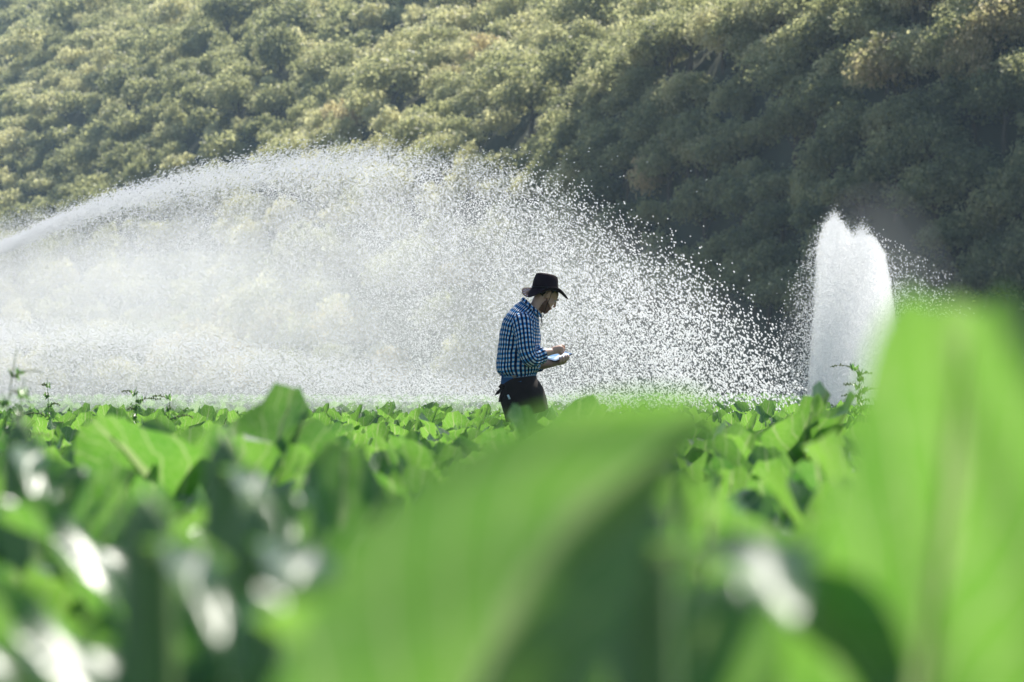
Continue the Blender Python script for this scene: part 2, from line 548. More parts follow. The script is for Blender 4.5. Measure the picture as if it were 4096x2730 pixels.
ROWX, ROWY = .50, .42
cand = []
rp = np.random.default_rng(9)
for j in range(int((120 - 1.5) / ROWY)):
    y0 = 2.45 + j * ROWY
    if y0 > 112: break
    half = .142 * y0 + .7
    for i in range(-int(half / ROWX) - 1, int(half / ROWX) + 2):
        x = i * ROWX + .2 + rp.normal() * .05; y = y0 + rp.normal() * .06 + (i % 2) * .2
        if abs(x) > half: continue
        if abs(y - 30.2) < .35 and abs(x - .15) < .35: continue
        if hill_raw(x, y) > -2: continue
        cand.append((x, y))
cand.sort(key=lambda c: c[1])
print('plants', len(cand))
NFULL, NMID = 60, 235
def rowword(d):
    return 'at the field front' if d < 4 else 'in the near rows' if d < 7 else 'in the middle rows' if d < 16 else 'in the rows nearest the man'
lV, lF, lU, nl = [], [], [], 0
for k, (x, y) in enumerate(cand):
    h = rp.uniform(.84, 1.14) if y < 9 else rp.uniform(.9, 1.08) * (.98 if y < 16 else .95)
    px = 512 + x / y * FPX
    side = 'below the rising spray jet' if px < 340 else 'below the man in the hat' if px < 680 else 'below the water column'
    if k < NFULL:
        bl = 'strongly blurred' if y < 5 else 'softly blurred'
        lb = f'{bl} cabbage plant {rowword(y)} {side}'
        plant_full(x, y, h, rp, lb, 'cabbage plants ' + lb.split('plant ')[1] + ' ' + bl)
    elif k < NFULL + NMID:
        m = MID[int(rp.integers(7))]
        dist = 'nearer' if y < 9 else 'middle distance'
        lb = f'leafy cabbage plant {rowword(y)} {side}'
        root = ob('cabbage_plant', None, None, (x, y, 0), (0, 0, rp.uniform(0, 6.28)), h)
        tag(root, lb, 'cabbage plant', 'cabbage plants ' + lb.split('plant ')[1])
        ob('foliage', m[0], root)
        ob('stalk', m[1], root)
    else:
        V, F, U = LOW[int(rp.integers(6))]
        hz = h * rp.uniform(.9, 1.05)
        W = rotz(V, rp.uniform(0, 6.28)) * hz + np.array([x, y, 0])
        lV.append(W); lF.append(F + nl); lU.append(U); nl += len(W)
for (qx, qy, qh, lb) in ((536, 12.5, 1.20, 'cabbage plant whose broad leaf stands before the knees of the man'), (236, 9.0, 1.27, 'cabbage plant with one leaf standing up against the lower spray'),
                         (792, 13.0, 1.22, 'cabbage plant standing up before the gap between spray and water column')):
    root = ob('cabbage_plant', None, None, ((qx - 512) / FPX * qy, qy, 0), (0, 0, qx), qh)
    tag(root, lb, 'cabbage plant')
    ob('foliage', MID[int(qx) % 7][0], root); ob('stalk', MID[int(qx) % 7][1], root)
me = mesh_np('cabbage_crop', np.concatenate(lV), np.concatenate(lF), [M_LEAF], uv=np.concatenate(lU))
tag(ob('cabbage_crop', me), 'dense green rows of cabbages running to the hill', 'crop', kind='stuff')

# ---------------------------------------------------------------- the plants right in front of the lens
def big_plant(x, y, label, leaves, mat=None):
    root = ob('cabbage_plant', None, None, (x, y, 0)); root.empty_display_size = .1
    tag(root, label, 'cabbage plant')
    st_ = ob('stem', STEM, root); st_.scale = (1.2, 1.2, (max(l[2] for l in leaves) + .02) / .24)
    for i, (bx, by, bz, az, kw) in enumerate(leaves):
        V, F, UV, rib = leaf_geo(nu=30, nv=17, seed=40 + i, **kw)
        l = ob('leaf', mesh_np('leaf', V, F, [M_LEAF], uv=UV), root, (bx, by, bz), (0, 0, az))
        ob('midrib', Geo().add(*rib).mesh('midrib', [M_RIB]), l)
    return root
big_plant(-.10, 1.95, 'huge blurred cabbage plant whose pointed leaf slants up beside the man', [
    (-.004, 0, .437, R(3), dict(L=.46, Wd=.092, p0=1.32, bend=.82, cup=.0, wav=.006, roll=R(75), roll2=R(24), asym=1.25, pet=.12, blunt=.97, bexp=2.4, pw=.95, rip=.002)),
    (-.02, .03, .25, R(200), dict(L=.48, Wd=.15, p0=1.15, bend=1.0, cup=.3, wav=.02)),
    (-.0, -.03, .2, R(255), dict(L=.42, Wd=.14, p0=1.0, bend=1.5, cup=.1, wav=.02)),
    (.02, .03, .2, R(320), dict(L=.42, Wd=.11, p0=.9, bend=1.3, cup=.2, wav=.02)),
    (.0, .04, .2, R(120), dict(L=.36, Wd=.10, p0=1.0, bend=.9, cup=.3, wav=.02))])
big_plant(.236, 2.28, 'very large blurred cabbage plant with a tall rounded leaf before the water column', [
    (-.0, .02, .33, R(-84), dict(L=.60, Wd=.074, p0=1.52, bend=.60, cup=.22, wav=.010, roll=R(-6), pet=.15, blunt=.97, pw=.46, rip=.005)),
    (.05, .02, .24, R(20), dict(L=.44, Wd=.12, p0=1.0, bend=1.0, cup=.3, wav=.02)),
    (-.03, .0, .25, R(150), dict(L=.44, Wd=.14, p0=1.05, bend=1.3, cup=.2, wav=.02)),
    (.0, -.04, .22, R(262), dict(L=.42, Wd=.14, p0=1.05, bend=1.5, cup=.1, wav=.02)),
    (.04, -.03, .22, R(310), dict(L=.42, Wd=.15, p0=1.1, bend=1.2, cup=.1, wav=.02))])
big_plant(-.24, 2.15, 'very large blurred cabbage plant below the lower spray, its leaves in shade', [
    (.0, .0, .26, R(95), dict(L=.44, Wd=.15, p0=1.3, bend=.8, cup=.3, wav=.02)),
    (-.03, .02, .22, R(180), dict(L=.44, Wd=.15, p0=1.0, bend=1.2, cup=.2, wav=.02)),
    (.03, .0, .22, R(350), dict(L=.40, Wd=.13, p0=1.0, bend=1.1, cup=.2, wav=.02)),
    (.0, -.04, .18, R(250), dict(L=.40, Wd=.15, p0=1.0, bend=1.4, cup=.1, wav=.02))])

def sheen(sz, dz=0, da=0): return dict(L=.40 * sz, Wd=.05 * sz, p0=.95, bend=2.3, cup=.0, wav=.004, rip=.002, pet=.15, pw=.7)
for gx, gy, g_, wd_, lb in ((800, 598, 2.2, .048, 'big blurred cabbage plant with a long shiny white leaf bending down'),
                          (312, 590, 2.7, .030, 'blurred cabbage plant with a round shiny patch on its bent leaf'),
                          (208, 590, 2.7, .018, 'blurred cabbage plant with a narrow white leaf hanging down'),
                          (262, 500, 3.8, .020, 'softly blurred cabbage plant with one small gleaming bent leaf'),
                          (34, 470, 4.8, .022, 'blurred cabbage plant with a gleaming curved leaf below the seeding weeds')):
    az_ = -55 if wd_ > .04 else -62 - (gx * 7 % 25)
    d_ = g_ - .15 * math.sin(R(az_)); z_ = .85 - (gy - HORIZ) / FPX * g_ + .02
    x_ = (gx - 512) / FPX * g_ - .15 * math.cos(R(az_))
    big_plant(x_, d_, lb, [
        (-.0, .0, z_, R(az_), dict(L=.25, Wd=wd_ * .85, p0=.35, bend=1.15, bexp=.6, cup=.35, wav=.004, rip=.002, pet=.2, pw=.7, roll=R((az_ + 52) * .55))),
        (.0, .03, z_ - .34, R(70), dict(L=.36, Wd=.08, p0=1.4, bend=.7, cup=.4, wav=.015)),
        (.02, .0, z_ - .34, R(10), dict(L=.38, Wd=.08, p0=1.2, bend=1.0, cup=.3, wav=.015)),
        (-.02, .0, z_ - .32, R(165), dict(L=.38, Wd=.085, p0=1.25, bend=.9, cup=.3, wav=.015)),
        (.0, -.02, z_ - .36, R(280), dict(L=.34, Wd=.08, p0=1.2, bend=1.1, cup=.2, wav=.015))])

# ---------------------------------------------------------------- water from the sprinklers
OCT = np.array([[1, 0, 0], [-1, 0, 0], [0, 1, 0], [0, -1, 0], [0, 0, 1], [0, 0, -1]], float)
OCF = np.array([[0, 2, 1, 3], [0, 4, 1, 5], [2, 4, 3, 5]])
def drops(name, P, rad, vel, label, stretch=1.5):
    """each drop a small faceted bead, longer along its flight"""
    n = len(P)
    T = vel / (np.linalg.norm(vel, axis=1)[:, None] + 1e-9)
    A = np.cross(T, np.array([0.3, 1.0, 0.2])); A /= np.linalg.norm(A, axis=1)[:, None]
    B = np.cross(T, A)
    r3 = rad[:, None]
    V = np.stack([P + T * r3 * stretch, P - T * r3 * stretch, P + A * r3, P - A * r3, P + B * r3, P - B * r3], 1).reshape(-1, 3)
    F = (OCF[None] + (np.arange(n) * 6)[:, None, None]).reshape(-1, 4)
    me = mesh_np(name, V, F, [M_DROP], smooth=False)
    return tag(ob(name, me), label, 'spray', kind='stuff')
rw = np.random.default_rng(21)
def at(px, py, d):
    return np.stack([(px - 512) / FPX * d, d + 0 * px, .85 + (HORIZ - py) / FPX * d], -1)
TX = [-60, 0, 60, 170, 260, 340, 380, 480, 560, 640, 700, 750, 790, 822]
TY = [236, 214, 203, 172, 156, 147, 144, 154, 172, 212, 250, 292, 338, 400]
top = lambda px: np.interp(px, TX, TY)
# veil of the large sprinkler: fine at the jet, coarser where it falls
n = 650000
px = -40 + 870 * rw.random(n) ** 1.45
s_ = rw.random(n)
py = top(px) + s_ * (404 - top(px)) + rw.normal(size=n) * np.interp(px, [0, 400, 560, 700, 830], [4, 6, 11, 17, 17])
below = py - top(px)
gn = rw.random((14, 60))
def vnoise(x, y, g):
    x = np.clip(x, 0, g.shape[1] - 1.001); y = np.clip(y, 0, g.shape[0] - 1.001)
    i, j = x.astype(int), y.astype(int); fx, fy = x - i, y - j
    fx = fx * fx * (3 - 2 * fx); fy = fy * fy * (3 - 2 * fy)
    return (g[j, i] * (1 - fx) + g[j, i + 1] * fx) * (1 - fy) + (g[j + 1, i] * (1 - fx) + g[j + 1, i + 1] * fx) * fy
def mixd(x, a, b):
    f = np.clip((x - 430) / 170, 0, 1); return a * (1 - f) + b * f
streak = vnoise((px + 60 - (py - 150) * .12) / 20, (py - 120) / 60, gn)
dens = np.interp(px, [-40, 200, 420, 560, 640, 720, 790, 830], [.97, .85, .66, .47, .37, .29, .23, .08])
dens = dens * mixd(px, np.interp(below, [-9, 0, 14, 50, 150, 260], [.03, .22, .8, 1, .72, .72]), np.interp(below, [-22, 0, 30, 75, 140, 260], [.006, .03, .22, .75, 1, .9]))
dens *= (404 - top(px)) / 258
dens *= np.where(px < 560, .62 + .62 * streak, .8 + .35 * streak)
keep = rw.random(n) < dens
px, py, below = px[keep], py[keep], below[keep]
rad = np.interp(px, [0, 300, 480, 600, 700, 830], [.0026, .0030, .0042, .0062, .0080, .0092]) * rw.uniform(.6, 1.35, len(px))
d = rw.normal(42.5, 2.6, len(px)).clip(34.5, 51)
P = at(px, py, d)
vel = np.stack([np.full(len(px), 1.0), rw.normal(size=len(px)) * .2, -np.interp(px, [0, 300, 600, 830], [-.3, .3, 1.2, 2.5]) - below * .006], 1)
drops('water_spray', P, rad, vel, 'broad veil of bright droplets falling behind the man in the hat')
# the jet itself, a thin bright rope of water entering at the edge and breaking up
n = 42000
tj = rw.random(n) ** 1.9
px = -60 + tj * 420 + rw.exponential(50, n) * tj
py = np.interp(px, [-60, 0, 60, 120, 200, 280, 360, 460], [285, 247, 219, 196, 174, 160, 156, 160]) + rw.normal(size=n) * (1.8 + tj * 9) + np.abs(rw.normal(size=n)) * tj * 14
P = at(px, py, rw.normal(42.5, .25 + tj * .8, n))
drops('water_jet', P, rw.uniform(.003, .0055, n), np.tile([1.0, 0, .45], (n, 1)), 'thin white jet of water rising from the side of the field', 2.5)
# second, lower sprinkler
n = 34000
px = -40 + 620 * rw.random(n) ** 1.2
tp = np.interp(px, [-40, 60, 140, 200, 300, 420, 580], [326, 331, 333, 340, 360, 378, 398])
py = tp - 10 + rw.gamma(2.0, 17, n) + rw.normal(size=n) * 4
keep = py < 402
px, py = px[keep], py[keep]
P = at(px, py, rw.normal(37, 1.2, len(px)))
drops('low_spray', P, rw.uniform(.0022, .0046, len(px)), np.tile([1.0, 0, -.25], (len(px), 1)), 'low flat sheet of spray drifting just above the cabbages', 2.2)
# upright fountain seen end on
n = 95000
k = rw.random(n)
hz = rw.random(n) ** .85
cx = np.where(k < .34, 834 + 5 * (1 - hz), np.where(k < .55, 848, 862 + 4 * (1 - hz)))
tpz = np.where(k < .34, 219, np.where(k < .55, 236, 232))
py = 402 - hz * (402 - tpz)
w_ = np.where(k < .34, 9 + 15 * (1 - hz) ** .7, 13 + 20 * (1 - hz) ** .8)
px = cx + rw.normal(size=n) * w_ * np.where(rw.random(n) < .28, 1.5, .66)
py = py + rw.normal(size=n) * 6 + np.abs(px - cx) * .6 + (px - cx) ** 2 * .02
P = at(px, py, 50 + rw.uniform(-4, 4, n))
keep = P[:, 2] > .5
drops('water_column', P[keep], rw.uniform(.003, .0062, n)[keep], np.tile([.05, 0, -1.0], (keep.sum(), 1)), 'tall white column of water with two peaks beyond the cabbages', 1.6)
n = 11000
px = 858 + rw.normal(size=n) * 52 + np.abs(rw.normal(size=n)) * 22
py = 400 - np.abs(rw.normal(size=n)) * 85 * np.exp(-((px - 870) / 120) ** 2)
ok_ = (py > 225 + np.abs(px - 866) * .55)
px, py = px[ok_], py[ok_]; n = len(px)
P = at(px, py, 50 + rw.normal(size=n) * 1.6)
drops('scattered_drops', P, rw.uniform(.004, .008, n), np.tile([.15, 0, -1.0], (n, 1)), 'loose droplets blown off the tall water column')

def mist_blob(name, outline_x, outline_top, bottom_z, d0, thick, dens, label, aniso=.45, right_fade=.8):
    """closed body of fine mist: thin at its rim, deepest inside; outline in metres"""
    nx, nzv = len(outline_x), 19
    s = np.linspace(0, 1, nzv) ** 1.3
    q_ = np.clip(s / .42, 0, 1); T = thick * (q_ * q_ * (3 - 2 * q_)) * np.clip((1 - s) / .12, 0, 1) ** .5
    ax = np.linspace(-1, 1, nx)
    A = np.clip((1 - ax) / right_fade, 0, 1) ** 1.3 * np.clip((1 + ax) / .05, 0, 1)
    Vf, Vb = [], []
    for i in range(nx):
        for j in range(nzv):
            z = outline_top[i] + (bottom_z - outline_top[i]) * s[j]
            h = max(.5 * T[j] * A[i], 0)
            Vf.append((outline_x[i], d0 - h, z)); Vb.append((outline_x[i], d0 + h, z))
    V = np.array(Vf + Vb); m = nx * nzv
    Ff = grid_faces(nx, nzv); Fb = Ff[:, ::-1] + m
    rim = [(i * nzv) for i in range(nx)] + [((nx - 1) * nzv + j) for j in range(1, nzv)] + [(i * nzv + nzv - 1) for i in range(nx - 2, -1, -1)] + [j for j in range(nzv - 2, 0, -1)]
    Fr = np.array([[rim[q], rim[q] + m, rim[(q + 1) % len(rim)] + m, rim[(q + 1) % len(rim)]] for q in range(len(rim))])
    me = mesh_np(name, V, np.concatenate([Ff, Fb, Fr]), [mist_material(name, dens, aniso)])
    fix_normals(me)
    return tag(ob(name, me), label, 'mist', kind='stuff')
ox = np.linspace(-300, 800, 40)
ot = np.interp(ox, [-300] + TX[1:-1] + [800], [330] + TY[1:-1] + [350]) + 5
q = at(ox, ot, 42.5)
mist_blob('spray_mist', q[:, 0], q[:, 2], .45, 42.5, 6.0, .095, 'pale veil of fine mist filling the big sprinkler arc')
ox = np.linspace(-300, 420, 24)
ot = np.interp(ox, [-300, 0, 200, 330, 420], [250, 225, 205, 260, 330])
q = at(ox, ot, 43)
mist_blob('jet_mist', q[:, 0], q[:, 2], 1.3, 43, 2.6, .16, 'denser white mist hanging under the rising jet')
def cone_mist(name, rows, d0, dens, label, long=1):
    """rows: (px centre, py, px radius)"""
    V = []
    nn = 20
    a = np.linspace(0, 2 * math.pi, nn, endpoint=False)
    for (cx, cy, r) in rows:
        p = at(np.array([cx]), np.array([cy]), d0)[0]; rr = r / FPX * d0
        V.append(np.stack([p[0] + rr * np.cos(a), p[1] + rr * np.sin(a) * long, np.full(nn, p[2])], 1))
    V = np.concatenate(V); F = grid_faces(len(rows), nn, True)
    c0 = V[:nn].mean(0); c1 = V[-nn:].mean(0); k0 = len(V)
    V = np.vstack([V, c0, c1])
    F3 = np.array([[k0, (j + 1) % nn, j] for j in range(nn)] + [[k0 + 1, (len(rows) - 1) * nn + j, (len(rows) - 1) * nn + (j + 1) % nn] for j in range(nn)])
    me = mesh_np(name, V, [F, F3], [mist_material(name, dens, .45)])
    fix_normals(me)
    return tag(ob(name, me), label, 'mist', kind='stuff')
cone_mist('column_mist', [(862, 235, .5), (862, 239, 12), (862, 256, 20), (862, 300, 26), (862, 350, 32), (862, 404, 36)], 50.2, .7, 'bright white core of the tall water column', 7)
for j_, (f_, lb_) in enumerate(((1, 'faint haze of spray drifting widest round the tall water column'), (.68, 'haze of spray close round the tall water column'), (.42, 'brighter haze hugging the tall water column'))):
    cone_mist('drift_mist', [(872 + 8 * q_, 404 - (404 - 180 - 22 * j_) * (1 - q_ ** 2), max(118 * f_ * q_ ** .8, .5)) for q_ in np.linspace(0, 1, 9)], 51 + .01 * j_, .02, lb_)
cone_mist('left_peak_mist', [(833, 217, .5), (833, 223, 8), (836, 245, 16), (838, 300, 20), (840, 404, 28)], 50, .45, 'white mist inside the smaller peak of the water column', 9)

# ---------------------------------------------------------------- the man with the tablet
PD = 30.2
ROOT = np.array([.15, PD, 0])
def C(cx, cy, dy=0.):
    """crop measure of the man -> metres about his standing point"""
    return np.array([(1900 + cx / 2.412 - 2048) / 508.6 - ROOT[0], dy, .85 + (502 - cy / 2.412) / 508.6])
def CP(*l): return np.array([C(*a) for a in l])
M_SKIN = simple('skin', (.60, .37, .27), .5, .12, 40, spec=.4)
M_HAIR = simple('dark_hair', (.035, .022, .014), .7, .4, 200)
M_BEARD = simple('beard_stubble', (.16, .085, .055), .8, .35, 250)
M_HAT = simple('hat_suede', (.018, .009, .014), .8, .3, 60, spec=.15)
M_THREAD = simple('blue_thread', (.05, .12, .35), .6)
M_APRON = simple('apron_cloth', (.022, .014, .014), .85, .3, 25)
M_DENIM = simple('denim', (.02, .08, .20), .8, .3, 90)
M_BELT = simple('waistband_denim', (.15, .30, .42), .7, .2, 90)
M_BEIGE = simple('beige_patch', (.26, .22, .18), .8, .1)
M_TAG = simple('white_label', (.7, .8, .82), .6)
M_CORD = simple('black_cord', (.01, .01, .012), .6)
M_BOOT = simple('boot_leather', (.05, .03, .02), .5)
M_EYE = simple('eye_white', (.6, .58, .55), .2)
M_DARK = simple('black_plastic', (.01, .01, .012), .35)
M_CASE = simple('tablet_metal', (.5, .5, .52), .3, metal=.8)
def shirt_mat():
    k = N('gingham_cotton')
    uv = k.n('UVMap'); sx = k.n('SeparateXYZ'); k.l(uv.outputs[0], sx.inputs[0])
    def band(o): return k.math('GREATER_THAN', k.math('FRACT', k.math('MULTIPLY', o, 1 / .033)), .5)
    a, b = band(sx.outputs[0]), band(sx.outputs[1])
    light = k.mix(b, (.07, .32, .70), (.82, .88, .95))
    dark = k.mix(b, (.004, .012, .05), (.007, .035, .13))
    c = k.mix(a, dark, light)
    p = k.n('BsdfPrincipled', i_Roughness=.85); p.inputs['Specular IOR Level'].default_value = .2
    k.l(c, p.inputs['Base Color'])
    tc = k.n('TexCoord'); nz = k.n('TexNoise', i_Scale=14.0, i_Detail=3.0); k.l(tc.outputs['Object'], nz.inputs['Vector'])
    bp = k.n('Bump', i_Strength=.9, i_Distance=.04); k.l(nz.outputs[0], bp.inputs['Height']); k.l(bp.outputs[0], p.inputs['Normal'])
    t = k.n('BsdfTranslucent'); k.l(c, t.inputs[0])
    m = k.n('MixShader', i_0=.15); k.l(p.outputs[0], m.inputs[1]); k.l(t.outputs[0], m.inputs[2])
    return k.surf(m.outputs[0])
M_SHIRT = shirt_mat()

# head frame: origin at the near ear, bowed 35 degrees and turned a little from the camera
hp, hy = R(35), R(20)
fw = np.array([math.cos(hp) * math.cos(hy), math.cos(hp) * math.sin(hy), -math.sin(hp)])
lf = np.array([-math.sin(hy), math.cos(hy), 0])
upv = np.cross(fw, lf)
HM = np.stack([fw, lf, upv], 1)
HO = C(688, 320, -.005) + lf * .02
def H(x, y, z): return HO + HM @ np.array([x, y, z])
def HE(c, r, rot=None): return ellipsoid(H(*c), r, HM if rot is None else HM @ rot)
def ry(a): return np.array([[math.cos(a), 0, math.sin(a)], [0, 1, 0], [-math.sin(a), 0, math.cos(a)]])

B = Geo()
B.add(*HE((-.008, 0, .040), (.092, .076, .086)))
B.add(*HE((.045, 0, -.02), (.048, .058, .075)))
B.add(*HE((.050, 0, .036), (.042, .060, .048)))
B.add(*HE((.058, 0, -.075), (.032, .04, .04)))
B.add(*HE((.066, 0, -.100), (.022, .026, .02)))
for sgn in (-1, 1):
    B.add(*tube([H(-.002, sgn * .056, -.035), H(.012, sgn * .052, -.072), H(.045, sgn * .034, -.095), H(.068, 0, -.104)], [.018, .018, .017, .017], 10))
    B.add(*HE((.068, sgn * .040, -.018), (.022, .022, .02)))
    B.add(*tube([H(.082, sgn * .045, .022), H(.094, sgn * .02, .026), H(.094, 0, .02)], [.008, .009, .007], 8))
    B.add(*ellipsoid(H(-.004, sgn * .078, .002), (.017, .008, .031), HM @ ry(-.25)))
    B.add(*tube([H(-.012, sgn * .080, -.024), H(-.020, sgn * .086, .004), H(-.010, sgn * .088, .030), H(.008, sgn * .082, .026)], [.005] * 4, 8))
B.add(*tube([H(.090, 0, .022), H(.101, 0, .0), H(.114, 0, -.026)], [.008, .009, .0105], 10))
B.add(*HE((.108, .009, -.031), (.009, .008, .007))); B.add(*HE((.108, -.009, -.031), (.009, .008, .007)))
B.add(*HE((.094, 0, -.056), (.010, .022, .006))); B.add(*HE((.091, 0, -.067), (.010, .020, .006)))
# neck and trunk
B.add(*tube([H(-.02, 0, .0), C(600, 425, 0), C(545, 490, 0), C(500, 560, 0)], [.060, .057, .062, .075], 16))
B.add(*tube([C(500, 520), C(450, 640), C(425, 800), C(415, 950), C(425, 1100), C(430, 1190)], [.10, .125, .125, .12, .13, .12], 20, flat=((1, 0, 0), .8)))
B.add(*tube([C(455, 585, -.16), C(470, 560, 0), C(490, 585, .16)], [.055, .065, .055], 14))
# arms
RE, RW = C(500, 935, -.25), C(733, 862, -.10)
LE, LW = C(545, 985, .22), C(765, 972, -.01)
B.add(*tube([C(465, 600, -.185), C(485, 740, -.225), RE, C(640, 880, -.165), RW], [.058, .052, .045, .038, .027], 14))
B.add(*tube([C(495, 570, .18), C(520, 760, .22), LE, C(650, 985, .10), LW], [.058, .052, .045, .038, .027], 14))
# right hand: closed, back to the camera, forefinger down on the glass
B.add(*tube([RW, C(775, 845, -.085), C(815, 838, -.07), C(838, 836, -.062)], [.027, .031, .033, .028], 14, flat=((.25, 1, .1), .62)))
fr = [((834, 800, -.040), (858, 806, -.030), (862, 832, -.022), (853, 862, -.016), .0095),
      ((845, 822, -.062), (862, 838, -.064), (846, 862, -.052), (826, 858, -.045), .0098),
      ((843, 846, -.078), (855, 862, -.082), (838, 878, -.068), (818, 868, -.060), .0094),
      ((832, 868, -.088), (842, 882, -.092), (822, 888, -.080), (808, 876, -.070), .0085)]
for a, b, c, d, r_ in fr:
    B.add(*tube([C(790, 838, -.075), C(*a), C(*b), C(*c), C(*d)], [.012, r_ * 1.12, r_, r_ * .95, r_ * .8], 10))
B.add(*tube([C(750, 850, -.075), C(785, 868, -.035), C(820, 868, -.022), C(846, 866, -.012)], [.015, .013, .011, .009], 10))
# left hand: palm under the tablet, fingers curled up round its near edge
B.add(*tube([LW, C(795, 972, -.02), C(835, 962, -.035), C(865, 948, -.04)], [.027, .034, .038, .032], 14, flat=((.1, .1, 1), .5)))
for i, (rx, ry_, tx, ty) in enumerate([(812, 972, 812, 918), (842, 962, 838, 906), (868, 950, 866, 897), (888, 936, 890, 893)]):
    B.add(*tube([C(rx - 14, ry_ - 2, -.035), C(rx + 2, ry_, -.075), C(rx + 12, ry_ - 12, -.108), C(tx + 14, ty + 18, -.112), C(tx, ty, -.098)],
                [.012, .0105, .0100, .0095, .008], 10))
B.add(*tube([C(795, 972, .01), C(840, 955, .05), C(880, 925, .062), C(905, 902, .058)], [.014, .012, .011, .008], 10))
# legs in mid stride
HIPR, HIPL = C(425, 1190, -.09), C(445, 1190, .09)
KR, KL = C(560, 1690, -.10), C(470, 1730, .10)
AR, AL = C(500, 2150, -.11), C(200, 2080, .09)
B.add(*tube([HIPR, (HIPR + KR) / 2, KR, (KR + AR) / 2, AR], [.095, .085, .06, .058, .038], 14))
B.add(*tube([HIPL, (HIPL + KL) / 2, KL, (KL + AL) / 2, AL], [.095, .085, .06, .058, .038], 14))
for A, yy in ((AR, -.11), (AL, .09)):
    B.add(*tube([A, A + [.0, 0, -.05], A + [.12, 0, -.07], A + [.17, 0, -.07]], [.04, .045, .04, .025], 10))
raw = B.mesh('body_raw', [M_SKIN])
fix_normals(raw)
tmp = bpy.data.objects.new('tmp', raw); COL.objects.link(tmp)
md = tmp.modifiers.new('r', 'REMESH'); md.mode = 'VOXEL'; md.voxel_size = .0042; md.use_smooth_shade = True
ms = tmp.modifiers.new('s', 'SMOOTH'); ms.factor = .5; ms.iterations = 3
dg = bpy.context.evaluated_depsgraph_get()
body = bpy.data.meshes.new_from_object(tmp.evaluated_get(dg)); body.name = 'person'
bpy.data.objects.remove(tmp)
body.materials.clear(); body.materials.append(M_SKIN)
man = ob('person', body, None, tuple(ROOT))
tag(man, 'man in brimmed hat, blue checked shirt and dark apron bowed over a tablet', 'person')

def body_patch(name, test, off, mat):
    """a close layer over a region of the body: hair, stubble"""
    n = len(body.vertices)
    co = np.empty(n * 3, np.float32); body.vertices.foreach_get('co', co); co = co.reshape(-1, 3)
    nm = np.empty(n * 3, np.float32); body.vertices.foreach_get('normal', nm); nm = nm.reshape(-1, 3)
    hl = (co - HO) @ HM
    ok = test(hl)
    ff = [list(p.vertices) for p in body.polygons if all(ok[v] for v in p.vertices)]
    ids = sorted({v for f in ff for v in f}); mp = {v: i for i, v in enumerate(ids)}
    V = co[ids] + nm[ids] * (off(hl[ids])[:, None])
    F4 = np.array([[mp[v] for v in f] for f in ff if len(f) == 4]); F3 = [[mp[v] for v in f] for f in ff if len(f) == 3]
    ls = [F4] + ([np.array(F3)] if F3 else [])
    return ob(name, mesh_np(name, V, ls, [mat]), man)
body_patch('hair', lambda h: (np.abs(h[:, 2] - .05) < .12) & ((h[:, 2] > .055) | ((h[:, 0] < -.03) & (h[:, 2] > -.035 - .3 * (h[:, 0] + .03)) | ((h[:, 0] < .022) & (h[:, 2] > .03) & (np.abs(h[:, 1]) < .075)))) & (h[:, 0] < .055) & (h[:, 0] > -.13) & (np.linalg.norm(h, axis=1) < .2) & ((h[:, 0] < .05) | (h[:, 2] > .075)),
           lambda h: .004 + .004 * np.random.default_rng(1).random(len(h)), M_HAIR)
body_patch('beard', lambda h: (h[:, 2] < -.028 + .25 * np.clip(.02 - h[:, 0], 0, 1)) & (h[:, 2] > -.135) & (h[:, 0] > -.004) & (h[:, 0] < .12) & (h[:, 2] < -.042 + .5 * np.clip(.04 - h[:, 0], -.03, .05)) & ~((np.abs(h[:, 1]) < .022) & (h[:, 0] > .088) & (np.abs(h[:, 2] + .062) < .011)),
           lambda h: .0015 + .0015 * np.random.default_rng(2).random(len(h)), M_BEARD)
for sgn in (-1, 1):
    e = Geo().add(*ellipsoid(H(.0765, sgn * .032, .002), (.011, .012, .010), HM)).mesh('eye', [M_EYE]); eo = ob('eye', e, man)
    ob('iris', Geo().add(*ellipsoid(H(.0865, sgn * .032, -.001), (.003, .0055, .0055), HM, 10, 6)).mesh('iris', [M_DARK]), eo)
    ob('eyebrow', Geo().add(*tube([H(.087, sgn * .048, .022), H(.099, sgn * .032, .030), H(.101, sgn * .014, .024)], [.003, .0045, .003], 8)).mesh('eyebrow', [M_HAIR]), man)

